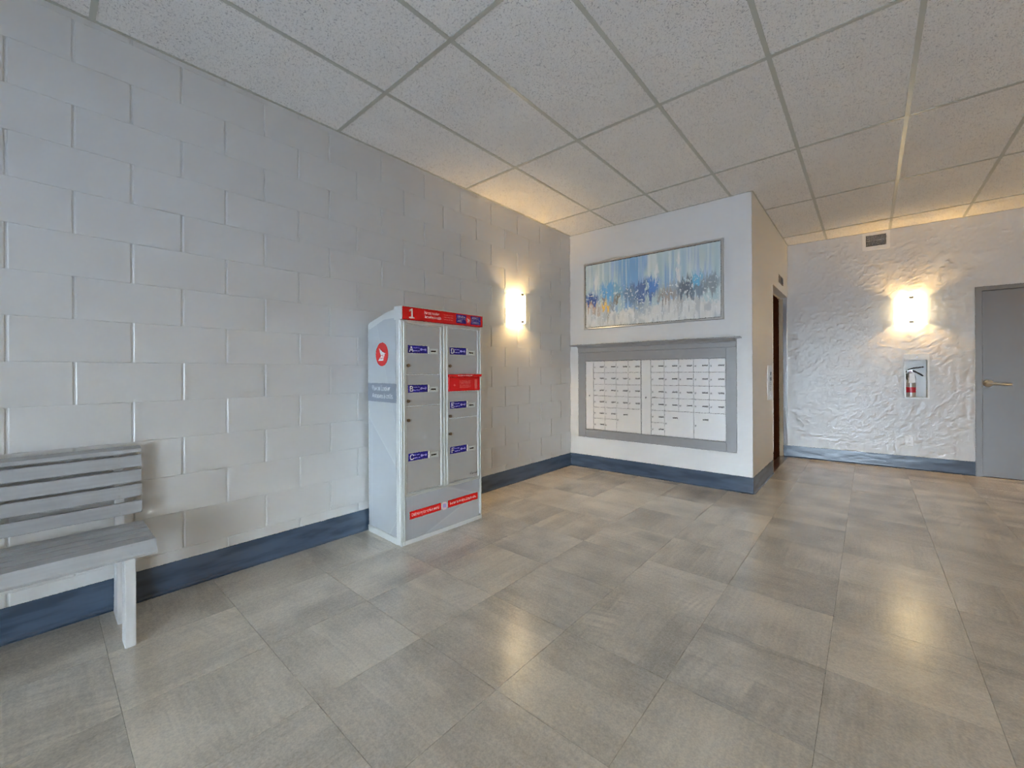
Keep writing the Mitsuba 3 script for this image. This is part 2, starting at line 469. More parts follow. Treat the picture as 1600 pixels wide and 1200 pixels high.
# ------------------------------------------------------------------ left wall: painted concrete blocks
wl = structure('wall_left', 'light grey painted concrete block wall on the left')
part(wl, 'mortar', ply(bx(XE, A + 0.3, D + 0.0065, D + 0.20, -0.1, ZC + 0.2), 'm_block'))
HB, Z0, X0 = 0.2032, 0.0115, -0.0931
for c in range(-1, 15):
    z0, z1 = Z0 + c * HB, Z0 + (c + 1) * HB
    z0, z1 = max(z0, 0.0), min(z1, ZC + 0.02)
    if z1 - z0 < 0.01:
        continue
    off = 0 if c in (8, 6, 4, 2, 0, 10, 12, 14, -1) and c % 2 == 0 else 1
    for k in range(-4, 13):
        xa = X0 + (2 * k + off) * HB
        xb = xa + 2 * HB
        xa, xb = max(xa, X0 - 4 * HB), min(xb, A + 0.01)
        if xb - xa < 0.03:
            continue
        ja, jb, b = xa + 0.0032, xb - 0.0032, 0.0050
        proud = float(rng.normal(0, 0.0005))
        # face with wide vertical chamfers (tooled head joints) and hairline bed joints
        hz = 0.0006
        pts = []
        for (px, pz) in ((ja, z0), (jb, z0), (ja, z1), (jb, z1)):
            pts.append((px, D + 0.0075, pz))
        for (px, pz) in ((ja + b, z0 + hz), (jb - b, z0 + hz), (ja + b, z1 - hz), (jb - b, z1 - hz)):
            pts.append((px, D - proud * 0.5 - 0.0005, pz))
        for (px, pz) in ((ja + b * 0.25, z0 + 0.0001), (jb - b * 0.25, z0 + 0.0001), (ja + b * 0.25, z1 - 0.0001), (jb - b * 0.25, z1 - 0.0001)):
            pts.append((px, D + 0.0012, pz))
        part(wl, 'block', ply(trimesh.convex.convex_hull(np.array(pts)), 'm_block'))

def stipple(breaks_x, breaks_z, holes, step, seed):
    """a hand-textured plaster skin: a fine grid with low flattened blobs, open at the holes (x0, z0, x1, z1)"""
    ax = np.unique(np.concatenate([np.linspace(a, b, max(2, int((b - a) / step) + 1)) for a, b in zip(breaks_x[:-1], breaks_x[1:])]).round(6))
    az = np.unique(np.concatenate([np.linspace(a, b, max(2, int((b - a) / step) + 1)) for a, b in zip(breaks_z[:-1], breaks_z[1:])]).round(6))
    X, Z = np.meshgrid(ax, az, indexing='ij')
    h = meshkit.fbm(np.stack([X * 27, Z * 34, np.full_like(X, 3.3 + seed)], -1), 3, seed)
    t = np.clip((h - 0.42) / 0.20, 0, 1)
    t = t * t * (3 - 2 * t) + 0.25 * (meshkit.noise(np.stack([X * 60, Z * 60, X * 0], -1), seed + 5) - 0.5)
    Y = 0.0002 + 0.0021 * np.clip(t, 0, 1)
    idx = np.arange(X.size).reshape(X.shape)
    a, b, c, d = idx[:-1, :-1], idx[1:, :-1], idx[1:, 1:], idx[:-1, 1:]
    cx, cz = (X[:-1, :-1] + X[1:, 1:]) / 2, (Z[:-1, :-1] + Z[1:, 1:]) / 2
    keep = np.ones(cx.shape, bool)
    for x0, z0, x1, z1 in holes:
        keep &= ~((cx > x0) & (cx < x1) & (cz > z0) & (cz < z1))
    f = np.vstack([np.c_[a[keep], b[keep], c[keep]], np.c_[a[keep], c[keep], d[keep]]])
    return trimesh.Trimesh(np.c_[X.ravel(), Z.ravel(), Y.ravel()], f, process=False)


# ------------------------------------------------------------------ mailbox wall, alcove wall, far wall and the unseen walls
LM = math.hypot(D - YS, MR * (D - YS))
structure('wall_back', 'smooth off-white wall that carries the painting and the mailboxes',
          ply(put(prism(sbox(-0.05, -0.1, LM, ZC + 0.1), -0.12, 0.0), F_MAIL), 'm_drywall'))
EL0, EL1, ELH, ELD = 5.545, 6.69, 2.18, 0.10
wa = sbox(Mx(YS) + 0.003, -0.1, Fx(YS) + 0.0, ZC + 0.1).difference(sbox(EL0, -0.2, 9, ELH))
wk = structure('wall_alcove', 'textured wall of the alcove beside the mailboxes, with the elevator opening')
part(wk, 'core', ply(put(prism(wa, -ELD, 0.0), F_ALC), 'm_plaster'))
part(wk, 'plaster', ply(put(stipple([Mx(YS) + 0.003, EL0, Fx(YS)], [0.0, ELH, ZC + 0.003], [(EL0, -1, 9, ELH)], 0.009, 3), F_ALC), 'm_plaster', True))
# far wall with the holes of the door and the extinguisher cabinet
CAB = (1.160, 1.374, 0.840, 1.368)            # left, right, bottom, top on the far wall
DR = (1.735, 2.70, 2.092)                     # outer frame left, right, top
VENT = (0.786, 1.041, 2.665, 2.884)           # outer flange of the air vent
VH = (VENT[0] + 0.026, VENT[1] - 0.026, VENT[2] + 0.044, VENT[3] - 0.032)
LF = 3.44 * math.hypot(1, FR)
wf = sbox(-0.099, -0.1, LF + 0.02, ZC + 0.1).difference(sbox(DR[0], -0.2, DR[1], DR[2])).difference(sbox(CAB[0] + 0.008, CAB[2] + 0.008, CAB[1] - 0.008, CAB[3] - 0.008)).difference(sbox(VH[0], VH[2], VH[1], VH[3]))
wz = structure('wall_far', 'off-white textured far wall with sconce, extinguisher and grey door')
part(wz, 'core', ply(put(prism(wf, -0.16, 0.0), F_FAR), 'm_plaster'))
part(wz, 'plaster', ply(put(stipple([0.0, VH[0], VH[1], CAB[0] + 0.008, CAB[1] - 0.008, DR[0], DR[1], LF], [0.0, CAB[2] + 0.008, CAB[3] - 0.008, DR[2], VH[2], VH[3], ZC + 0.003],
                                    [(DR[0], -1, DR[1], DR[2]), (CAB[0] + 0.008, CAB[2] + 0.008, CAB[1] - 0.008, CAB[3] - 0.008), (VH[0], VH[2], VH[1], VH[3])], 0.0085, 8), F_FAR), 'm_plaster', True))
structure('wall_right', 'plain light wall on the right of the lobby', ply(bx(XE - 0.15, Fx(YR) + 0.1, YR - 0.15, YR, -0.1, ZC + 0.2), 'm_outwall'))
GL0, GL1, GLH = -1.30, 0.90, 2.14             # glazed entrance behind the camera
we = sbox(-D - 0.02, -0.1, -YR + 0.15, ZC + 0.2).difference(sbox(-GL1, -0.2, -GL0, GLH))
F_ENT = frame((XE, 0, 0), (0, 1, 0), (1, 0, 0))
we = sbox(YR - 0.15, -0.1, D + 0.2, ZC + 0.2).difference(sbox(GL0, -0.2, GL1, GLH))
structure('wall_entrance', 'wall with the glazed street entrance', ply(put(prism(we, -0.2, 0.0), F_ENT), 'm_outwall'))
dd = structure('door_2', 'glazed double entrance door')
ym = (GL0 + GL1) / 2
for y0, y1 in ((GL0, ym), (ym, GL1)):
    st = sbox(y0, 0.0, y1, GLH).difference(sbox(y0 + 0.05, 0.16, y1 - 0.05, GLH - 0.06))
    part(dd, 'leaf_frame', ply(put(prism(st, -0.12, -0.07), F_ENT), 'm_storefront'))
    pane = trimesh.Trimesh([[y0 + 0.05, 0.16, -0.095], [y1 - 0.05, 0.16, -0.095], [y1 - 0.05, GLH - 0.06, -0.095], [y0 + 0.05, GLH - 0.06, -0.095]], [[0, 1, 2], [0, 2, 3]], process=False)
    part(dd, 'pane', ply(put(pane, F_ENT), 'm_glassdoor'))

# the canopy over the street entrance keeps the high sky off the glass
cn = structure('ceiling_porch', 'flat porch canopy outside over the glazed entrance')
part(cn, 'slab', ply(bx(XE - 2.9, XE - 0.21, GL0 - 1.2, GL1 + 1.2, 2.25, 2.40), 'm_outwall'))
for y in (GL0 - 1.0, GL1 + 1.0):
    part(cn, 'post', ply(bx(XE - 2.8, XE - 2.68, y - 0.06, y + 0.06, -0.1, 2.25), 'm_storefront'))

# ------------------------------------------------------------------ ceiling: lay-in tiles on a tee grid
ce = structure('ceiling', 'suspended ceiling of pale speckled acoustic tiles in a metal grid')
part(ce, 'deck', ply(prism(ROOM.buffer(0.05), ZC + 0.10, ZC + 0.2), 'm_deck'))
CX0, CDX, CY1, CDY = 1.3922, 1.2192, D - 0.6159, 0.6096
TW = 0.0238
inner = ROOM.buffer(-0.010, join_style=2)
xs = [CX0 + CDX * k for k in range(-4, 6)]
ys = [CY1 - CDY * k for k in range(-2, 11)]
for x0, x1 in zip(xs[:-1], xs[1:]):
    for y1, y0 in zip(ys[:-1], ys[1:]):
        q = sbox(x0 + 0.003, y0 + 0.003, x1 - 0.003, y1 - 0.003).intersection(ROOM.buffer(-0.006, join_style=2))
        if q.is_empty or q.area < 1e-3:
            continue
        for g in getattr(q, 'geoms', [q]):
            part(ce, 'tile', ply(prism(g, ZC + 0.0035, ZC + 0.018), 'm_ceiling'))


def tee(poly):
    out = []
    q = poly.intersection(ROOM.buffer(-0.001, join_style=2))
    for g in getattr(q, 'geoms', [q]):
        if g.is_empty or g.area < 1e-4:
            continue
        out.append(g)
    return out


for x in xs:
    for g in tee(sbox(x - TW / 2, YR, x + TW / 2, D)):
        part(ce, 'main_tee', ply(slab(g, ZC + 0.003, ZC - 0.0005, 0.0004) if False else prism(g, ZC - 0.0005, ZC + 0.003), 'm_tee'))
for y in ys:
    for x0, x1 in zip(xs[:-1], xs[1:]):
        for g in tee(sbox(x0 + TW / 2 + 0.0004, y - TW / 2, x1 - TW / 2 - 0.0004, y + TW / 2)):
            part(ce, 'cross_tee', ply(prism(g, ZC, ZC + 0.0033), 'm_tee'))
ang = ROOM.buffer(-0.004, join_style=2).difference(ROOM.buffer(-0.013, join_style=2))
part(ce, 'wall_angle', ply(prism(ang, ZC + 0.001, ZC + 0.003), 'm_tee'))

# ------------------------------------------------------------------ rubber cove base
BH = 0.156


def base_mesh(x0, x1):
    prof = [(0, 0), (0.017, 0), (0.017, 0.0025), (0.010, 0.006), (0.0065, 0.013), (0.0045, 0.022), (0.0045, BH - 0.003), (0.003, BH), (0, BH)]
    m = trimesh.creation.extrude_polygon(Polygon(prof), x1 - x0, engine='earcut')
    v = m.vertices
    m = trimesh.Trimesh(np.c_[v[:, 2] + x0, v[:, 1], v[:, 0]], m.faces[:, ::-1], process=False)
    m.fix_normals()
    return m


structure('baseboard_left', 'dark navy rubber baseboard along the block wall', ply(put(base_mesh(XE, A - 0.005), F_LEFT), 'm_base', 35))
structure('baseboard_back', 'dark navy rubber baseboard under the mailboxes', ply(put(base_mesh(0.005, LM + 0.003), F_MAIL), 'm_base', 35))
structure('baseboard_alcove', 'dark rubber baseboard of the alcove wall ending at the elevator', ply(put(base_mesh(Mx(YS) + 0.004, 5.50), F_ALC), 'm_base', 35))
structure('baseboard_far', 'dark navy rubber baseboard along the far wall', ply(put(base_mesh(-0.055, DR[0] - 0.002), F_FAR), 'm_base', 35))

# ------------------------------------------------------------------ elevator
el = structure('door_3', 'dark brown elevator door recessed in the alcove wall with steel jamb')
ME = F_ALC
ex1 = Fx(YS) - 0.001
part(el, 'door_panel', ply(put(bx(EL0 - 0.04, 6.12, -0.002, ELH + 0.03, -ELD - 0.03, -ELD), ME), 'm_elevator'))
part(el, 'door_panel', ply(put(bx(6.121, ex1 + 0.12, -0.002, ELH + 0.03, -ELD - 0.034, -ELD - 0.003), ME), 'm_elevator'))
part(el, 'sill', ply(put(bx(EL0 + 0.001, ex1 - 0.001, -0.004, 0.0, -ELD, -0.001), ME), 'm_steel'))
part(el, 'head_trim', ply(put(bx(EL0, ex1 - 0.005, ELH - 0.014, ELH - 0.0005, -ELD, -ELD + 0.012), ME), 'm_jamb'))
part(el, 'jamb', ply(put(bx(ex1 - 0.026, ex1 - 0.004, 0.002, ELH - 0.015, -ELD + 0.001, -0.052), ME, ), 'm_jamb'), 'beige side jamb of the elevator door')
part(el, 'steel_jamb', ply(put(bx(ex1 - 0.022, ex1 - 0.002, 0.157, ELH - 0.015, -0.0515, -0.004, 0.001), ME), 'm_steel'), 'polished steel jamb strip')
part(el, 'corner_guard', ply(put(bx(EL0 - 0.02, EL0 + 0.002, 0.25, ELH, 0.0, 0.0050), ME), 'm_ventwhite'))
cp = thing('elevator_call_panel', 'brushed steel elevator call panel with small buttons left of the elevator', 'call panel')
part(cp, 'plate', ply(put(bx(5.205, 5.495, 0.855, 1.238, 0.0, 0.006, 0.002), ME), 'm_steel'))
for z in (1.145, 1.085):
    part(cp, 'button', ply(put(at(cyl(0.02, 0.006, 20), 5.36, z, 0.009), ME), 'm_plate', 40))
part(cp, 'key_switch', ply(put(at(cyl(0.014, 0.006, 20), 5.36, 0.90, 0.009), ME), 'm_chrome', 40))
part(cp, 'engraving', ply(put(join(*[dashes(5.29, 5.43, z, 0.008, int(z * 1000), 0.0055, 0.0066) for z in (1.04, 1.02, 1.0, 0.98, 0.96)]), ME), 'm_platemid'))
ei = thing('floor_indicator', 'small dark floor indicator above the elevator door', 'indicator')
part(ei, 'housing', ply(put(bx(5.97, 6.285, 2.272, 2.368, 0.0, 0.008, 0.002), ME), 'm_bronze'))
part(ei, 'display', ply(put(bx(6.09, 6.265, 2.288, 2.352, 0.008, 0.0095), ME), 'm_black'))

# ------------------------------------------------------------------ grey door in the far wall
d1 = structure('door_1', 'grey flush door with a steel lever in the far wall')
fo = sbox(DR[0], -0.003, DR[1], DR[2]).difference(sbox(DR[0] + 0.052, -0.1, DR[1] - 0.052, DR[2] - 0.046))
part(d1, 'frame', ply(put(prism(fo, -0.15, 0.014), F_FAR), 'm_door'))
part(d1, 'stop', ply(put(bx(DR[0] + 0.01, DR[1] - 0.01, -0.003, DR[2] - 0.005, -0.155, -0.06), F_FAR), 'm_door'))
part(d1, 'leaf', ply(put(bx(DR[0] + 0.055, DR[1] - 0.055, 0.006, DR[2] - 0.049, -0.045, 0.002, 0.001), F_FAR), 'm_door'))
hd = part(d1, 'handle', ply(put(lathe([(0, 0.0), (0.041, 0.0), (0.042, 0.005), (0.038, 0.016), (0.026, 0.028), (0.015, 0.034), (0.013, 0.056), (0, 0.056)], 28, (0, 0, 0)), F_FAR @ trimesh.transformations.translation_matrix([1.831, 1.028, 0.002])), 'm_chrome', 40), 'polished chrome lever handle')
scene[hd + '__lever'] = ply(put(at(tube([(1.831, 1.028, 0.05), (1.850, 1.027, 0.056), (1.90, 1.024, 0.057), (1.95, 1.020, 0.056), (1.985, 1.018, 0.050)], 0.0125, 12), 0, 0, 0.002), F_FAR), 'm_chrome', 50)
part(d1, 'strike_plate', ply(put(bx(DR[0] + 0.047, DR[0] + 0.0545, 0.985, 1.07, -0.002, 0.0148), F_FAR), 'm_bronze'))

# ------------------------------------------------------------------ parcel locker
LK_R = np.array([0.737, -0.020, 0])
LK_R = LK_R / np.linalg.norm(LK_R)
LK_N = np.array([LK_R[1], -LK_R[0], 0])
F_LK = frame((1.591, 2.396, 0), LK_R, LK_N)              # front face, local x along it, z out
LW, LD, LZ = 0.737, 0.428, 1.612                          # width, depth, body top at the front
lk = thing('parcel_locker', 'tall pale grey parcel locker with red header numbered 1 and six lettered doors', 'locker')
F_SIDE = F_LK @ frame((0, 0, -LD), (0, 0, 1), (-1, 0, 0), (0, 1, 0))   # left side, x from the back to the front
# body: side profile (depth, height) with the sloping, gently curved roof
yb = 1.535
roof = [(LD, 1.612), (LD - 0.05, 1.611), (LD - 0.16, 1.600), (LD - 0.28, 1.573), (0.03, yb + 0.012), (0.0, yb)]
body = Polygon([(0, 0), (LD, 0)] + roof)
m = trimesh.creation.extrude_polygon(body, LW - 0.004, engine='earcut')       # local z: from the left side (0) to the right
m.apply_transform(F_LK @ frame((0.002, 0, -LD), (0, 0, 1), (-1, 0, 0), (0, 1, 0)) @ np.diag([1.0, 1, -1, 1]))
m.fix_normals()
part(lk, 'body', ply(m, 'm_lockerwhite'))


def uvplate(poly_pts, z, mat, mtx, u0=0.0, v0=0.0, bevel=None):
    P = np.array(poly_pts)
    c = P.mean(0)
    v = np.vstack([[c], P])
    f = [[0, i + 1, (i + 1) % len(P) + 1] for i in range(len(P))]
    m = trimesh.Trimesh(np.c_[v, np.full(len(v), z)], f, process=False)
    n = np.cross(m.vertices[f[0][1]] - m.vertices[0], m.vertices[f[0][2]] - m.vertices[0])
    if n[2] < 0:
        m.invert()
    uv = v - [u0, v0]
    m.apply_transform(mtx)
    return mikit.ply(m, mat, False, uv=uv)


# left side: printed panel inside a white corner frame
sidep = [(0.012, 0.05), (LD - 0.045, 0.05), (LD - 0.045, 1.55), (LD - 0.20, 1.548), (0.012, 1.49)]
sp = part(lk, 'side_panel', uvplate(sidep, 0.0015, 'm_side', F_SIDE))
part(lk, 'corner_post', ply(put(bx(LD - 0.036, LD + 0.004, 0.004, 1.56, -0.002, 0.006, 0.003), F_SIDE), 'm_lockerwhite'))
part(lk, 'base_rail', ply(put(bx(0.0, LD - 0.037, 0.0, 0.046, -0.002, 0.004, 0.001), F_SIDE), 'm_lockerwhite'))
bd = part(lk, 'side_sign', ply(put(bx(0.004, LD - 0.037, 0.966, 1.099, 0.0, 0.0026), F_SIDE), 'm_band'), 'blue-grey band reading Parcel Locker, Armoire à colis')
scene[bd + '__lettering'] = ply(put(join(at(lettering('Parcel Locker', 0.034, 0.0007, width=0.245), 0.065, 1.047, 0.0026), at(lettering('Armoire à colis', 0.034, 0.0007, width=0.275), 0.065, 0.993, 0.0026)), F_SIDE), 'm_bandtext')


def wing_logo(r):
    """white folded wing of four bars, for a circle of radius r"""
    s = r / 0.86
    wing = Polygon([(-0.36, 0.46), (0.10, 0.20), (0.50, 0.06), (0.40, -0.02), (-0.14, -0.06), (-0.22, 0.10)])
    bars = [Polygon([(-0.12, -0.10), (0.40, -0.06), (0.34, -0.16), (-0.22, -0.18)]), Polygon([(-0.26, -0.21), (0.32, -0.19), (0.27, -0.28), (-0.34, -0.28)]),
            Polygon([(-0.38, -0.32), (0.25, -0.31), (0.19, -0.44), (-0.48, -0.44)])]
    out = [trimesh.creation.extrude_polygon(g, 0.0007, engine='earcut') for g in [wing] + bars]
    m = join(*out)
    m.apply_scale([s, s, 1])
    return m


lg = part(lk, 'side_logo', ply(put(at(cyl(0.084, 0.0016, 48), 0.202, 1.305, 0.0018), F_SIDE), 'm_logored', 30), 'round red emblem with a white wing')
scene[lg + '__wing'] = ply(put(at(wing_logo(0.084), 0.202, 1.303, 0.0026), F_SIDE), 'm_white')

# front face frame of aluminium
ff = sbox(0.0, 0.0, LW, 1.53)
COLS = ((0.044, 0.355), (0.407, 0.722))
DZ0, DZ1 = 0.345, 1.508
kick = (0.034, 0.028, LW - 0.016, 0.322)
ff = ff.difference(sbox(COLS[0][0], DZ0, COLS[0][1], DZ1)).difference(sbox(COLS[1][0], DZ0, COLS[1][1], DZ1)).difference(sbox(*kick))
part(lk, 'front_frame', ply(put(prism(ff, 0.0, 0.010), F_LK), 'm_alu'))
for x in (0.004, 0.022, 0.362, 0.389, LW - 0.012):        # raised ribs of the profiles
    part(lk, 'frame_rib', ply(put(bx(x, x + 0.008, 0.333 if 0.3 < x < 0.5 else 0.0, 1.528, 0.010, 0.014, 0.0015), F_LK), 'm_alu'))
for z in (0.322, 0.334, 1.512):
    part(lk, 'frame_rib', ply(put(bx(0.031, LW - 0.013, z, z + 0.007, 0.010, 0.0135, 0.0015), F_LK), 'm_alu'))
part(lk, 'base_rail', ply(put(bx(0.0, LW, 0.0, 0.026, 0.010, 0.013), F_LK), 'm_lockerwhite'))
kp = part(lk, 'kick_panel', uvplate([(kick[0], kick[1]), (kick[2], kick[1]), (kick[2], kick[3]), (kick[0], kick[3])], 0.004, 'm_kick', F_LK))
for x0, x1, txt, nm in ((0.070, 0.336, 'Delivering the online world', 'left'), (0.402, 0.700, "Du monde en ligne jusqu'à vous", 'right')):
    r = part(lk, 'red_strip', ply(put(bx(x0, x1, 0.163, 0.217, 0.004, 0.0052), F_LK), 'm_red'), f'red strip reading {txt}')
    scene[r + '__lettering'] = ply(put(at(lettering(txt, 0.0215, 0.0006, width=(x1 - x0) * 0.88), x0 + 0.015, 0.181, 0.0052), F_LK), 'm_white')
sl = part(lk, 'round_sticker', ply(put(at(cyl(0.030, 0.0014, 32), 0.368, 0.188, 0.0047), F_LK), 'm_pink', 30))
scene[sl + '__printed_square'] = ply(put(bx(0.354, 0.382, 0.174, 0.202, 0.0052, 0.0059), F_LK), 'm_paleblue')
part(lk, 'foot_lock', ply(put(at(cyl(0.008, 0.006, 16), LW - 0.022, 0.036, 0.012), F_LK), 'm_lock', 40))


def locker_door(letter, col, z0, z1, zl, zk):
    x0, x1 = COLS[col]
    d = part(lk, 'door', ply(put(bx(x0 + 0.003, x1 - 0.022, z0 + 0.003, z1 - 0.003, -0.012, 0.004, 0.001), F_LK), 'm_lockerdoor'), f'grey locker door lettered {letter}' if letter else None)
    scene[d + '__edge_strip'] = ply(put(bx(x1 - 0.021, x1 - 0.004, z0 + 0.002, z1 - 0.002, -0.012, 0.009, 0.002), F_LK), 'm_lockerwhite')
    a = x0 + 0.018
    scene[d + '__label'] = ply(put(bx(a, a + 0.160, zl - 0.026, zl + 0.026, 0.004, 0.0048), F_LK), 'm_bluesign')
    scene[d + '__letter'] = ply(put(at(lettering(letter, 0.037, 0.0006, bold=True), a + 0.008, zl - 0.018, 0.0048), F_LK), 'm_white')
    scene[d + '__small_print'] = ply(put(join(dashes(a + 0.044, a + 0.092, zl + 0.008, 0.005, ord(letter), 0.0048, 0.0053), dashes(a + 0.044, a + 0.094, zl - 0.013, 0.006, ord(letter) + 50, 0.0048, 0.0053)), F_LK), 'm_paleblue')
    key = join(at(cyl(0.0095, 0.0006, 20), a + 0.108, zl, 0.0051), bx(a + 0.112, a + 0.140, zl - 0.003, zl + 0.003, 0.0048, 0.0054),
               trimesh.creation.extrude_polygon(Polygon([(a + 0.134, zl), (a + 0.143, zl + 0.011), (a + 0.152, zl), (a + 0.143, zl - 0.011)]), 0.0006, engine='earcut').apply_translation([0, 0, 0.0048]))
    scene[d + '__key_symbol'] = ply(put(key, F_LK), 'm_paleblue')
    scene[d + '__white_tab'] = ply(put(bx(a + 0.166, a + 0.173, zl - 0.028, zl + 0.024, 0.004, 0.0065), F_LK), 'm_white')
    scene[d + '__slot_plate'] = ply(put(bx(a + 0.180, a + 0.252, zl - 0.030, zl + 0.010, 0.004, 0.0075, 0.002), F_LK), 'm_alu')
    scene[d + '__slot'] = ply(put(bx(a + 0.188, a + 0.232, zl - 0.014, zl - 0.004, 0.0075, 0.0082), F_LK), 'm_black')
    scene[d + '__lock'] = ply(put(at(cyl(0.011, 0.012, 20), x0 + 0.016, zk, 0.010), F_LK), 'm_bronze', 40)
    scene[d + '__lock_collar'] = ply(put(at(cyl(0.007, 0.008, 16), x0 + 0.036, zk, 0.008), F_LK), 'm_lock', 40)


ZS = 0.985
locker_door('A', 0, 1.160, DZ1, 1.336, 1.222)
locker_door('B', 0, 0.941, 1.160, 1.062, 0.978)
locker_door('C', 0, DZ0, 0.941, 0.590, 0.846)
locker_door('D', 1, 1.160, DZ1, 1.336, 1.222)
locker_door('E', 1, 0.826, 1.030, 0.926, 0.846)
locker_door('F', 1, DZ0, 0.826, 0.586, 0.713)
scene[lk + '__door_005__wordmark'] = ply(put(at(lettering('Canada', 0.017, 0.0006), 0.622, 0.372, 0.0042), F_LK), 'm_print')
# red outgoing-mail flap between D and E
x0, x1 = COLS[1]
ms = part(lk, 'mail_flap', ply(put(bx(x0 - 0.004, x1 - 0.004, 1.032, 1.138, 0.002, 0.018, 0.003), F_LK), 'm_red'), 'red mail slot panel with a flap')
scene[ms + '__hood'] = ply(put(bx(x0 - 0.006, x1 + 0.008, 1.139, 1.160, 0.002, 0.032, 0.004), F_LK), 'm_red')
scene[ms + '__hood_print'] = ply(put(join(dashes(x0 + 0.075, x0 + 0.125, 1.147, 0.006, 3, 0.032, 0.0326), at(cyl(0.005, 0.0006, 16), x0 + 0.14, 1.150, 0.0323), dashes(x0 + 0.155, x0 + 0.225, 1.147, 0.006, 4, 0.032, 0.0326)), F_LK), 'm_white')
scene[ms + '__small_print'] = ply(put(join(*[dashes(x0 + 0.10, x0 + 0.212, z, 0.0045, int(z * 1e4), 0.018, 0.0186) for z in (1.106, 1.097, 1.088, 1.074, 1.065, 1.056)]), F_LK), 'm_palered')
scene[ms + '__diamond'] = ply(put(trimesh.creation.extrude_polygon(Polygon([(x0 + 0.04, 1.078), (x0 + 0.051, 1.089), (x0 + 0.062, 1.078), (x0 + 0.051, 1.067)]), 0.0007, engine='earcut').apply_translation([0, 0, 0.018]), F_LK), 'm_palered')
scene[ms + '__side_print'] = ply(put(bx(x0 + 0.255, x0 + 0.280, 1.045, 1.118, 0.018, 0.0186), F_LK), 'm_palered')
# header
hx0, hx1, hz0, hz1, hp = 0.0, LW + 0.004, 1.536, 1.622, 0.030
hdm = bx(hx0, hx1, hz0, hz1, -0.02, hp, 0.002)
he = part(lk, 'header', ply(put(hdm, F_LK), 'm_red'), 'red header sign')
scene[he + '__end_cap'] = ply(put(bx(-0.006, 0.004, hz0 - 0.003, hz1 + 0.003, -0.06, hp + 0.001, 0.002), F_LK), 'm_lockerwhite')
scene[he + '__numeral'] = ply(put(at(lettering('1', 0.064, 0.0008, bold=True), 0.046, hz0 + 0.010, hp), F_LK), 'm_white')
scene[he + '__lettering'] = ply(put(join(at(lettering('Parcel locker', 0.0200, 0.0007, width=0.128), 0.178, hz0 + 0.050, hp), at(lettering('Armoire à colis', 0.0200, 0.0007, width=0.143), 0.182, hz0 + 0.021, hp)), F_LK), 'm_white')
scene[he + '__small_print'] = ply(put(join(*[dashes(0.353, 0.435, hz0 + dz, 0.0055, 20 + i, hp, hp + 0.0006) for i, dz in enumerate((0.057, 0.041, 0.024))]), F_LK), 'm_palered')
for x0, x1, top, bot, nm in ((0.468, 0.565, 'CANADA', 'POST', 'blue'), (0.612, 0.716, 'POSTES', 'CANADA', 'blue')):
    bsg = join(bx(x0, x1, hz0 + 0.046, hz0 + 0.077, hp, hp + 0.0007), bx(x0, x1, hz0 + 0.012, hz0 + 0.0445, hp, hp + 0.0007))
    scene[he + f'__blue_sign{"" if x0 < 0.5 else "_001"}'] = ply(put(bsg, F_LK), 'm_bluesign')
    w1, w2 = {'CANADA': 0.076, 'POST': 0.046, 'POSTES': 0.068}[top], {'POST': 0.046, 'CANADA': 0.076}[bot]
    scene[he + f'__sign_lettering{"" if x0 < 0.5 else "_001"}'] = ply(put(join(at(lettering(top, 0.0155, 0.0006, width=w1), x0 + 0.012, hz0 + 0.054, hp + 0.0007), at(lettering(bot, 0.0155, 0.0006, width=w2), x0 + 0.012, hz0 + 0.020, hp + 0.0007),
                                                                         bx(x0, x1, hz0 + 0.0445, hz0 + 0.0460, hp, hp + 0.001)), F_LK), 'm_white')
scene[he + '__emblem'] = ply(put(at(cyl(0.029, 0.0018, 32), 0.589, hz0 + 0.043, hp + 0.0005), F_LK), 'm_logored', 30)
scene[he + '__emblem_wing'] = ply(put(at(wing_logo(0.028), 0.588, hz0 + 0.042, hp + 0.0014), F_LK), 'm_white')

# ------------------------------------------------------------------ mailboxes in their grey surround
Sx = lambda y: (D - y) * math.hypot(1, MR)
mo = (Sx(2.731), Sx(0.971), 0.378, 1.410)
mi_ = (Sx(2.632), Sx(1.063), 0.473, 1.306)
su = thing('mailbox_surround', 'grey painted wooden surround with a ledge around the mailboxes', 'surround')
OUT = 0.022
part(su, 'stile', ply(put(bx(mo[0], mi_[0], mo[2], mo[3], 0.0, OUT, 0.002), F_MAIL), 'm_trim'))
part(su, 'stile', ply(put(bx(mi_[1], mo[1], mo[2], mo[3], 0.0, OUT, 0.002), F_MAIL), 'm_trim'))
part(su, 'bottom_rail', ply(put(bx(mi_[0] + 0.0005, mi_[1] - 0.0005, mo[2], mi_[2], 0.0, OUT, 0.002), F_MAIL), 'm_trim'))
part(su, 'top_rail', ply(put(bx(mi_[0] + 0.0005, mi_[1] - 0.0005, mi_[3], mo[3], 0.0, OUT, 0.002), F_MAIL), 'm_trim'))
part(su, 'frieze', ply(put(bx(mo[0], mo[1], 1.411, 1.462, 0.0, OUT + 0.008, 0.003), F_MAIL), 'm_trim'))
crown = Polygon([(0, 1.4625), (OUT + 0.010, 1.4625), (OUT + 0.014, 1.470), (OUT + 0.022, 1.478), (OUT + 0.036, 1.486), (OUT + 0.04, 1.4915), (0, 1.4915)])
m = trimesh.creation.extrude_polygon(crown, mo[1] - mo[0], engine='earcut')
m = trimesh.Trimesh(np.c_[m.vertices[:, 2] + mo[0], m.vertices[:, 1], m.vertices[:, 0]], m.faces[:, ::-1], process=False)
m.fix_normals()
part(su, 'crown_moulding', ply(put(m, F_MAIL), 'm_trim'))
part(su, 'ledge', ply(put(bx(Sx(2.815), Sx(0.925), 1.492, 1.507, 0.0, OUT + 0.075, 0.004), F_MAIL), 'm_trim'))

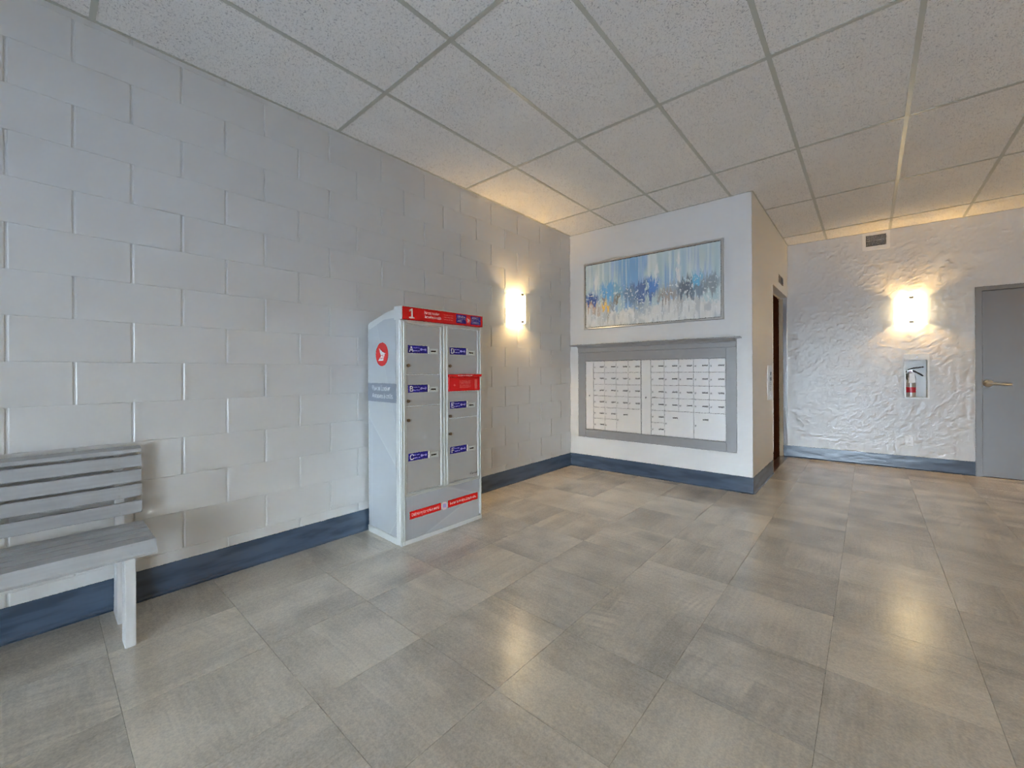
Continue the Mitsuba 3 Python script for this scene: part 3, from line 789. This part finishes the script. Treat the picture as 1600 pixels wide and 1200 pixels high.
ROWS = [1.303, 1.165, 1.024, 0.886, 0.750, 0.616, 0.478]


def mailbank(name, label, cols, cells, panel):
    t = thing(name, label, 'mailboxes')
    x0, x1 = panel[0], cols[-1] + 0.004
    part(t, 'case', ply(put(bx(x0 + 0.001, x1, mi_[2] + 0.001, mi_[3] - 0.001, 0.001, 0.006), F_MAIL), 'm_mailframe'))
    pn = part(t, 'lock_panel', ply(put(bx(panel[0] + 0.003, panel[1] - 0.003, mi_[2] + 0.004, mi_[3] - 0.003, 0.006, 0.011, 0.001), F_MAIL), 'm_mailbox'))
    scene[pn + '__lock'] = ply(put(at(cyl(0.008, 0.006, 18), (panel[0] + panel[1]) / 2, 0.885, 0.013), F_MAIL), 'm_plate', 40)
    for c0, c1, r0, r1 in cells:
        a, b, z1, z0 = cols[c0], cols[c1], ROWS[r0], ROWS[r1]
        d = part(t, 'door', ply(put(bx(a + 0.002, b - 0.002, z0 + 0.002, z1 - 0.002, 0.006, 0.012, 0.0012), F_MAIL), 'm_mailbox'))
        big = (c1 - c0) > 1
        zc = (z0 + z1) / 2 + (0.0 if big else -0.005)
        scene[d + '__lock'] = ply(put(at(cyl(0.0075, 0.005, 18), a + 0.019, zc, 0.0145), F_MAIL), 'm_lock', 40)
        if not (r0 == 5 and c0 > 0 or (name.endswith('right') and r0 == 5)):
            lx = a + (0.085 if not big else 0.088)
            zz = z1 - 0.069
            w = 0.054
            scene[d + '__number_plate'] = ply(put(bx(lx, lx + w, zz - 0.007, zz + 0.007, 0.012, 0.0132), F_MAIL), 'm_plate')
            scene[d + '__plate_print'] = ply(put(dashes(lx + 0.006, lx + w - 0.006, zz - 0.003, 0.006, int(a * 1e3 + zz * 1e3), 0.0132, 0.0137), F_MAIL), 'm_platemid')
    tag = part(t, 'maker_tag', ply(put(bx(cols[0] + 0.012, cols[0] + 0.055, ROWS[3] + 0.004, ROWS[3] + 0.012, 0.012, 0.0128), F_MAIL), 'm_platemid'))
    return t


cl = [Sx(y) for y in (2.526, 2.378, 2.230, 2.082, 1.934)]
cr = [Sx(y) for y in (1.818, 1.672, 1.522, 1.370, 1.220, 1.068)]
cells_l = [(c, c + 1, r, r + 1) for r in range(4) for c in range(4)] + [(0, 1, 4, 5), (1, 2, 4, 5), (0, 1, 5, 6), (1, 2, 5, 6), (2, 4, 4, 6)]
cells_r = [(c, c + 1, r, r + 1) for r in range(4) for c in range(5)] + [(0, 1, 4, 5), (0, 1, 5, 6), (1, 3, 4, 6), (3, 5, 4, 6)]
mailbank('mailbox_bank', 'left bank of white metal mailboxes, four doors wide with one large door', cl, cells_l, (mi_[0], cl[0] - 0.001))
mailbank('mailbox_bank', 'right bank of white metal mailboxes, five doors wide with two large doors', cr, cells_r, (cl[-1] + 0.005, cr[0] - 0.001))

# ------------------------------------------------------------------ painting over the mailboxes
pa = thing('painting', 'wide abstract painting of blue streaks and white in a slim silver frame above the mailboxes', 'painting')
px0, px1, pz0, pz1, po = Sx(2.640), Sx(1.080), 1.690, 2.490, 0.038
fw = 0.020
fr_poly = sbox(px0, pz0, px1, pz1).difference(sbox(px0 + fw, pz0 + fw, px1 - fw, pz1 - fw))
for nm, q in (('left', Polygon([(px0, pz0), (px0 + fw, pz0 + fw), (px0 + fw, pz1 - fw), (px0, pz1)])), ('right', Polygon([(px1, pz0), (px1, pz1), (px1 - fw, pz1 - fw), (px1 - fw, pz0 + fw)])),
              ('top', Polygon([(px0, pz1), (px0 + fw, pz1 - fw), (px1 - fw, pz1 - fw), (px1, pz1)])), ('bottom', Polygon([(px0, pz0), (px1, pz0), (px1 - fw, pz0 + fw), (px0 + fw, pz0 + fw)]))):
    part(pa, 'frame_bar', ply(put(slab(q, 0.0, po, 0.003), F_MAIL), 'm_silver'))
part(pa, 'inner_liner', ply(put(prism(sbox(px0 + fw, pz0 + fw, px1 - fw, pz1 - fw).difference(sbox(px0 + fw + 0.005, pz0 + fw + 0.005, px1 - fw - 0.005, pz1 - fw - 0.005)), 0.0, po - 0.012), F_MAIL), 'm_framedark'))
cx0, cx1, cz0, cz1 = px0 + fw + 0.005, px1 - fw - 0.005, pz0 + fw + 0.005, pz1 - fw - 0.005
cv = trimesh.Trimesh([[cx0, cz0, po - 0.010], [cx1, cz0, po - 0.010], [cx1, cz1, po - 0.010], [cx0, cz1, po - 0.010]], [[0, 1, 2], [0, 2, 3]], process=False)
part(pa, 'canvas', mikit.ply(put(cv, F_MAIL), 'm_painting', False, uv=np.array([[0, 0], [1, 0], [1, 1], [0, 1.0]])))

# ------------------------------------------------------------------ bench
be = thing('bench', 'grey painted wooden slat bench against the block wall', 'bench')
BX0, BX1 = -1.02, 0.334


def slat(name, pts, x0=BX0, x1=BX1):
    """a board running along x, from its (y, z) outline"""
    m = trimesh.creation.extrude_polygon(Polygon(pts).buffer(-0.003).buffer(0.003, 3), x1 - x0, engine='earcut')
    m = trimesh.Trimesh(np.c_[m.vertices[:, 2] + x0, m.vertices[:, 0], m.vertices[:, 1]], m.faces, process=False)
    m.fix_normals()
    return part(be, name, ply(m, 'm_bench', 30))


def yback(z):                                   # front face of the leaning back
    return 2.772 - (0.79 - z) * 0.10


def screws(host, pts):
    for i, (x, y, z, n) in enumerate(pts):
        m = cyl(0.0036, 0.003, 12)
        n = np.array(n, float) / np.linalg.norm(n)
        m.apply_transform(trimesh.geometry.align_vectors([0, 0, 1], n))
        m.apply_translation(np.array([x, y, z]) + n * 0.0006)
        scene[f'{host}__screw{"" if i == 0 else f"_{i:03d}"}'] = ply(m, 'm_screw', 40)


for z1, z0 in ((0.769, 0.711), (0.697, 0.637), (0.626, 0.566), (0.545, 0.486)):
    k = slat('back_slat', [(yback(z0), z0), (yback(z1), z1), (yback(z1) + 0.02, z1), (yback(z0) + 0.02, z0)])
    screws(k, [(x, yback(z), z, (0, -1, 0.1)) for x in (0.2535, -0.94) for z in (z0 + 0.014, z1 - 0.014)])
slat('cap_rail', [(2.752, 0.783), (2.752, 0.803), (2.822, 0.811), (2.822, 0.791)])
yy = np.linspace(2.732, 2.384, 6)
for a, b in zip(yy[:-1], yy[1:]):
    slat('seat_slat', [(a, 0.448), (b + 0.0035, 0.450), (b + 0.0035, 0.430), (a, 0.428)])
k = slat('front_slat', [(2.382, 0.452), (2.370, 0.452), (2.345, 0.405), (2.350, 0.392), (2.368, 0.398), (2.382, 0.428)])
screws(k, [(0.2535, 2.366, 0.444, (0, -0.9, 0.45)), (0.2535, 2.350, 0.413, (0, -0.9, 0.45))])


def side_prism(name, pts, x0, x1):
    m = trimesh.creation.extrude_polygon(Polygon(pts), x1 - x0, engine='earcut')
    m = trimesh.Trimesh(np.c_[m.vertices[:, 2] + x0, m.vertices[:, 0], m.vertices[:, 1]], m.faces, process=False)
    m.fix_normals()
    part(be, name, ply(m, 'm_legs'))


for x in (0.2355, -0.957):
    part(be, 'front_leg', ply(bx(x, x + 0.0365, 2.398, 2.490, 0.0, 0.427, 0.003), 'm_legs'))
    side_prism('rear_leg', [(2.660, 0.0), (2.825, 0.0), (2.790, 0.30), (2.792, 0.50), (2.826, 0.782), (2.794, 0.782), (2.762, 0.486), (2.735, 0.40), (2.700, 0.30)], x + 0.002, x + 0.0345)
    part(be, 'seat_rail', ply(bx(x + 0.004, x + 0.0325, 2.491, 2.706, 0.350, 0.427, 0.003), 'm_legs'))


# ------------------------------------------------------------------ wall sconces
def sconce(mtx, label, a=0.131, b=0.082, h=0.146, weight=2.5):
    t = thing('wall_sconce', label, 'wall lamp', 'frosted glass wall sconces')
    part(t, 'backplate', ply(put(bx(-0.045, 0.045, -0.115, 0.115, 0.0, 0.010, 0.003), mtx), 'm_ventwhite'))
    n = 40
    ang_ = np.linspace(math.pi, 0, n + 1)
    xz = np.c_[a * np.cos(ang_), 0.005 + (b + 0.011) * np.sin(ang_)]
    v = np.vstack([np.c_[xz[:, 0], np.full(n + 1, -h), xz[:, 1]], np.c_[xz[:, 0], np.full(n + 1, h), xz[:, 1]]])
    f = np.vstack([[i, i + 1, n + 2 + i] for i in range(n)] + [[i, n + 2 + i, n + 1 + i] for i in range(n)])
    m = trimesh.Trimesh(v, f, process=False)
    part(t, 'glass_shade', {**mikit.ply(put(m, mtx), 'm_shade', True), 'emitter': {'type': 'area', 'sampling_weight': 0.4 * weight, 'radiance': {'type': 'rgb', 'value': SHADE.tolist()}}}, 'glowing curved white glass shade')
    for s in (-1, 1):
        part(t, 'clip', ply(put(join(bx(-0.003, 0.003, s * (h + 0.002) - 0.0015, s * (h + 0.002) + 0.0015, 0.0, 0.016 + b + 0.004), bx(-0.020, 0.020, s * (h - 0.004) - 0.010, s * (h - 0.004) + 0.010, 0.016 + b + 0.002, 0.016 + b + 0.010, 0.002)), mtx), 'm_bronze'))
        part(t, 'socket', ply(put(at(cyl(0.015, 0.05, 20, axis='y'), 0, s * 0.022, 0.050), mtx), 'm_ventwhite', 40))
        bu = trimesh.creation.icosphere(subdivisions=3, radius=0.026)
        part(t, 'bulb', {**mikit.ply(put(at(bu, 0, s * 0.070, 0.050), mtx), 'm_shade', True), 'emitter': {'type': 'area', 'sampling_weight': weight, 'radiance': {'type': 'rgb', 'value': BULB.tolist()}}})
    return t


TM = trimesh.transformations.translation_matrix
sconce(F_LEFT @ TM([3.318, 1.845, 0]), 'lit glass wall sconce on the block wall, right of the parcel locker')
sconce(F_FAR @ TM([1.216, 1.884, 0]), 'lit glass wall sconce on the far wall above the fire extinguisher')
F_RIGHT = frame((0, YR, 0), (-1, 0, 0), (0, 1, 0))
sconce(F_RIGHT @ TM([-1.9, 1.85, 0]), 'lit glass wall sconce on the right-hand wall nearest the entrance', weight=1.0)
sconce(F_RIGHT @ TM([-4.6, 1.85, 0]), 'lit glass wall sconce in the middle of the right-hand wall', weight=1.0)
sconce(F_RIGHT @ TM([-6.2, 1.85, 0]), 'lit glass wall sconce at the far end of the right-hand wall', weight=1.0)

# ------------------------------------------------------------------ air vent
ve = thing('air_vent', 'small white wall register grille under the ceiling of the far wall', 'vent')
vx0, vx1, vz0, vz1 = VENT
part(ve, 'flange', ply(put(prism(sbox(vx0, vz0, vx1, vz1).difference(sbox(vx0 + 0.030, vz0 + 0.048, vx1 - 0.030, vz1 - 0.036)), 0.0, 0.009), F_FAR), 'm_ventwhite'))
gx0, gx1, gz0, gz1 = vx0 + 0.030, vx1 - 0.030, vz0 + 0.048, vz1 - 0.036
du = prism(sbox(VH[0] + 0.001, VH[2] + 0.001, VH[1] - 0.001, VH[3] - 0.001).difference(sbox(VH[0] + 0.002, VH[2] + 0.002, VH[1] - 0.002, VH[3] - 0.002)), -0.60, -0.0005)
part(ve, 'duct', ply(put(join(du, bx(VH[0] + 0.001, VH[1] - 0.001, VH[2] + 0.001, VH[3] - 0.001, -0.61, -0.60)), F_FAR), 'm_duct'))
for i in range(11):
    x = gx0 + 0.001 + (gx1 - gx0 - 0.006) * i / 10
    part(ve, 'fin', ply(put(bx(x, x + 0.0030, gz0, gz1, 0.0056, 0.0080), F_FAR), 'm_ventwhite'))
for i in range(1, 6):
    z = gz0 + (gz1 - gz0) * i / 6
    part(ve, 'bar', ply(put(bx(gx0, gx1, z - (0.0025 if i == 3 else 0.0009), z + (0.0025 if i == 3 else 0.0009), 0.0046, 0.0056), F_FAR), 'm_ventwhite'))

# ------------------------------------------------------------------ extinguisher cabinet and extinguisher
ca = thing('extinguisher_cabinet', 'pale grey recessed cabinet holding the fire extinguisher', 'cabinet')
c0, c1, z0, z1 = CAB
op = (c0 + 0.016, z0 + 0.016, c1 - 0.016, z1 - 0.070)
part(ca, 'face_frame', ply(put(prism(sbox(c0, z0, c1, z1).difference(sbox(*op)), 0.0, 0.018), F_FAR), 'm_cabinet'))
part(ca, 'box', ply(put(prism(sbox(c0 + 0.010, z0 + 0.010, c1 - 0.010, z1 - 0.010).difference(sbox(op[0] - 0.001, op[1] - 0.001, op[2] + 0.001, op[3] + 0.001)), -0.100, -0.001), F_FAR), 'm_cabinet'))
part(ca, 'back', ply(put(bx(c0 + 0.010, c1 - 0.010, z0 + 0.010, z1 - 0.010, -0.108, -0.1005), F_FAR), 'm_cabinet'))
part(ca, 'lock', ply(put(at(cyl(0.009, 0.006, 20), (c0 + c1) / 2 + 0.004, z1 - 0.034, 0.020), F_FAR), 'm_lock', 40))
fe = thing('fire_extinguisher', 'white fire extinguisher with a red band and black lever in the wall cabinet', 'fire extinguisher')
ecx, ecz, er, ez = op[0] + 0.047, -0.052, 0.045, op[1]
ML = F_FAR @ np.array([[1, 0, 0, ecx], [0, 0, 1, 0], [0, -1, 0, ecz], [0, 0, 0, 1.0]])     # lathe axis upright
part(fe, 'cylinder', ply(put(lathe([(0, ez + 0.0), (er - 0.004, ez), (er, ez + 0.006), (er, ez + 0.235), (er - 0.004, ez + 0.255), (er - 0.014, ez + 0.274), (0.016, ez + 0.286), (0.016, ez + 0.296), (0, ez + 0.296)], 36), ML), 'm_canister', 40))
part(fe, 'red_band', ply(put(lathe([(er + 0.0002, ez + 0.055), (er + 0.001, ez + 0.055), (er + 0.001, ez + 0.118), (er + 0.0002, ez + 0.118)], 36), ML), 'm_extred', 40), 'red printed band')
part(fe, 'label', ply(put(lathe([(er + 0.0002, ez + 0.170), (er + 0.0008, ez + 0.170), (er + 0.0008, ez + 0.232), (er + 0.0002, ez + 0.232)], 36), ML), 'm_white', 40))
part(fe, 'valve', ply(put(join(bx(ecx - 0.015, ecx + 0.017, ez + 0.296, ez + 0.330, ecz - 0.013, ecz + 0.013, 0.003), bx(ecx - 0.035, ecx - 0.012, ez + 0.306, ez + 0.320, ecz - 0.009, ecz + 0.009, 0.003)), F_FAR), 'm_steel'))
part(fe, 'top_lever', ply(put(join(tube([(ecx - 0.016, ez + 0.327, ecz + 0.006), (ecx + 0.03, ez + 0.345, ecz + 0.006), (ecx + 0.105, ez + 0.358, ecz + 0.006)], 0.0060, 8), tube([(ecx - 0.016, ez + 0.327, ecz - 0.006), (ecx + 0.03, ez + 0.345, ecz - 0.006), (ecx + 0.105, ez + 0.358, ecz - 0.006)], 0.0060, 8)), F_FAR), 'm_black', 50))
part(fe, 'carry_handle', ply(put(join(tube([(ecx + 0.010, ez + 0.318, ecz + 0.006), (ecx + 0.045, ez + 0.300, ecz + 0.006), (ecx + 0.100, ez + 0.258, ecz + 0.006)], 0.0075, 8), tube([(ecx + 0.010, ez + 0.318, ecz - 0.006), (ecx + 0.045, ez + 0.300, ecz - 0.006), (ecx + 0.100, ez + 0.258, ecz - 0.006)], 0.0075, 8)), F_FAR), 'm_black', 50))
part(fe, 'gauge', ply(put(at(cyl(0.013, 0.010, 24), ecx - 0.004, ez + 0.302, ecz + 0.020), F_FAR), 'm_pink', 40))
part(fe, 'hose', ply(put(tube([(ecx - 0.034, ez + 0.313, ecz), (ecx - 0.043, ez + 0.300, ecz + 0.004), (ecx - 0.042, ez + 0.26, ecz + 0.034), (ecx - 0.036, ez + 0.21, ecz + 0.046)], 0.0065, 8), F_FAR), 'm_black', 50))
tg = trimesh.creation.extrude_polygon(Polygon([(-0.026, 0.055), (0.022, 0.060), (0.030, -0.052), (-0.020, -0.058)]), 0.001, engine='earcut')
part(fe, 'paper_tag', ply(put(at(tg, ecx + 0.006, ez + 0.228, ecz + er + 0.004), F_FAR), 'm_white'))

# ------------------------------------------------------------------ outlet
ou = thing('power_outlet', 'white duplex power outlet low on the far wall', 'outlet')
ox, oz = 1.203, 0.334
part(ou, 'cover_plate', ply(put(bx(ox - 0.038, ox + 0.038, oz - 0.060, oz + 0.060, 0.0, 0.006, 0.002), F_FAR), 'm_white'))
for s in (-1, 1):
    rc = part(ou, 'receptacle', ply(put(at(trimesh.creation.extrude_polygon(Point(0, 0).buffer(0.017, 12).intersection(sbox(-0.02, -0.014, 0.02, 0.014)), 0.002, engine='earcut'), ox, oz + s * 0.020, 0.006), F_FAR), 'm_white'))
    for i, q in enumerate(((-0.0075, 0.001), (0.0055, 0.001))):
        scene[f'{rc}__slot{"" if i == 0 else "_001"}'] = ply(put(bx(ox + q[0], ox + q[0] + 0.002, oz + s * 0.020 - 0.001, oz + s * 0.020 + 0.008, 0.008, 0.0084), F_FAR), 'm_black')
    scene[f'{rc}__ground_hole'] = ply(put(at(cyl(0.0028, 0.0006, 12), ox, oz + s * 0.020 - 0.007, 0.0082), F_FAR), 'm_black')
part(ou, 'screw', ply(put(at(cyl(0.003, 0.001, 12), ox, oz, 0.0065), F_FAR), 'm_lock'))
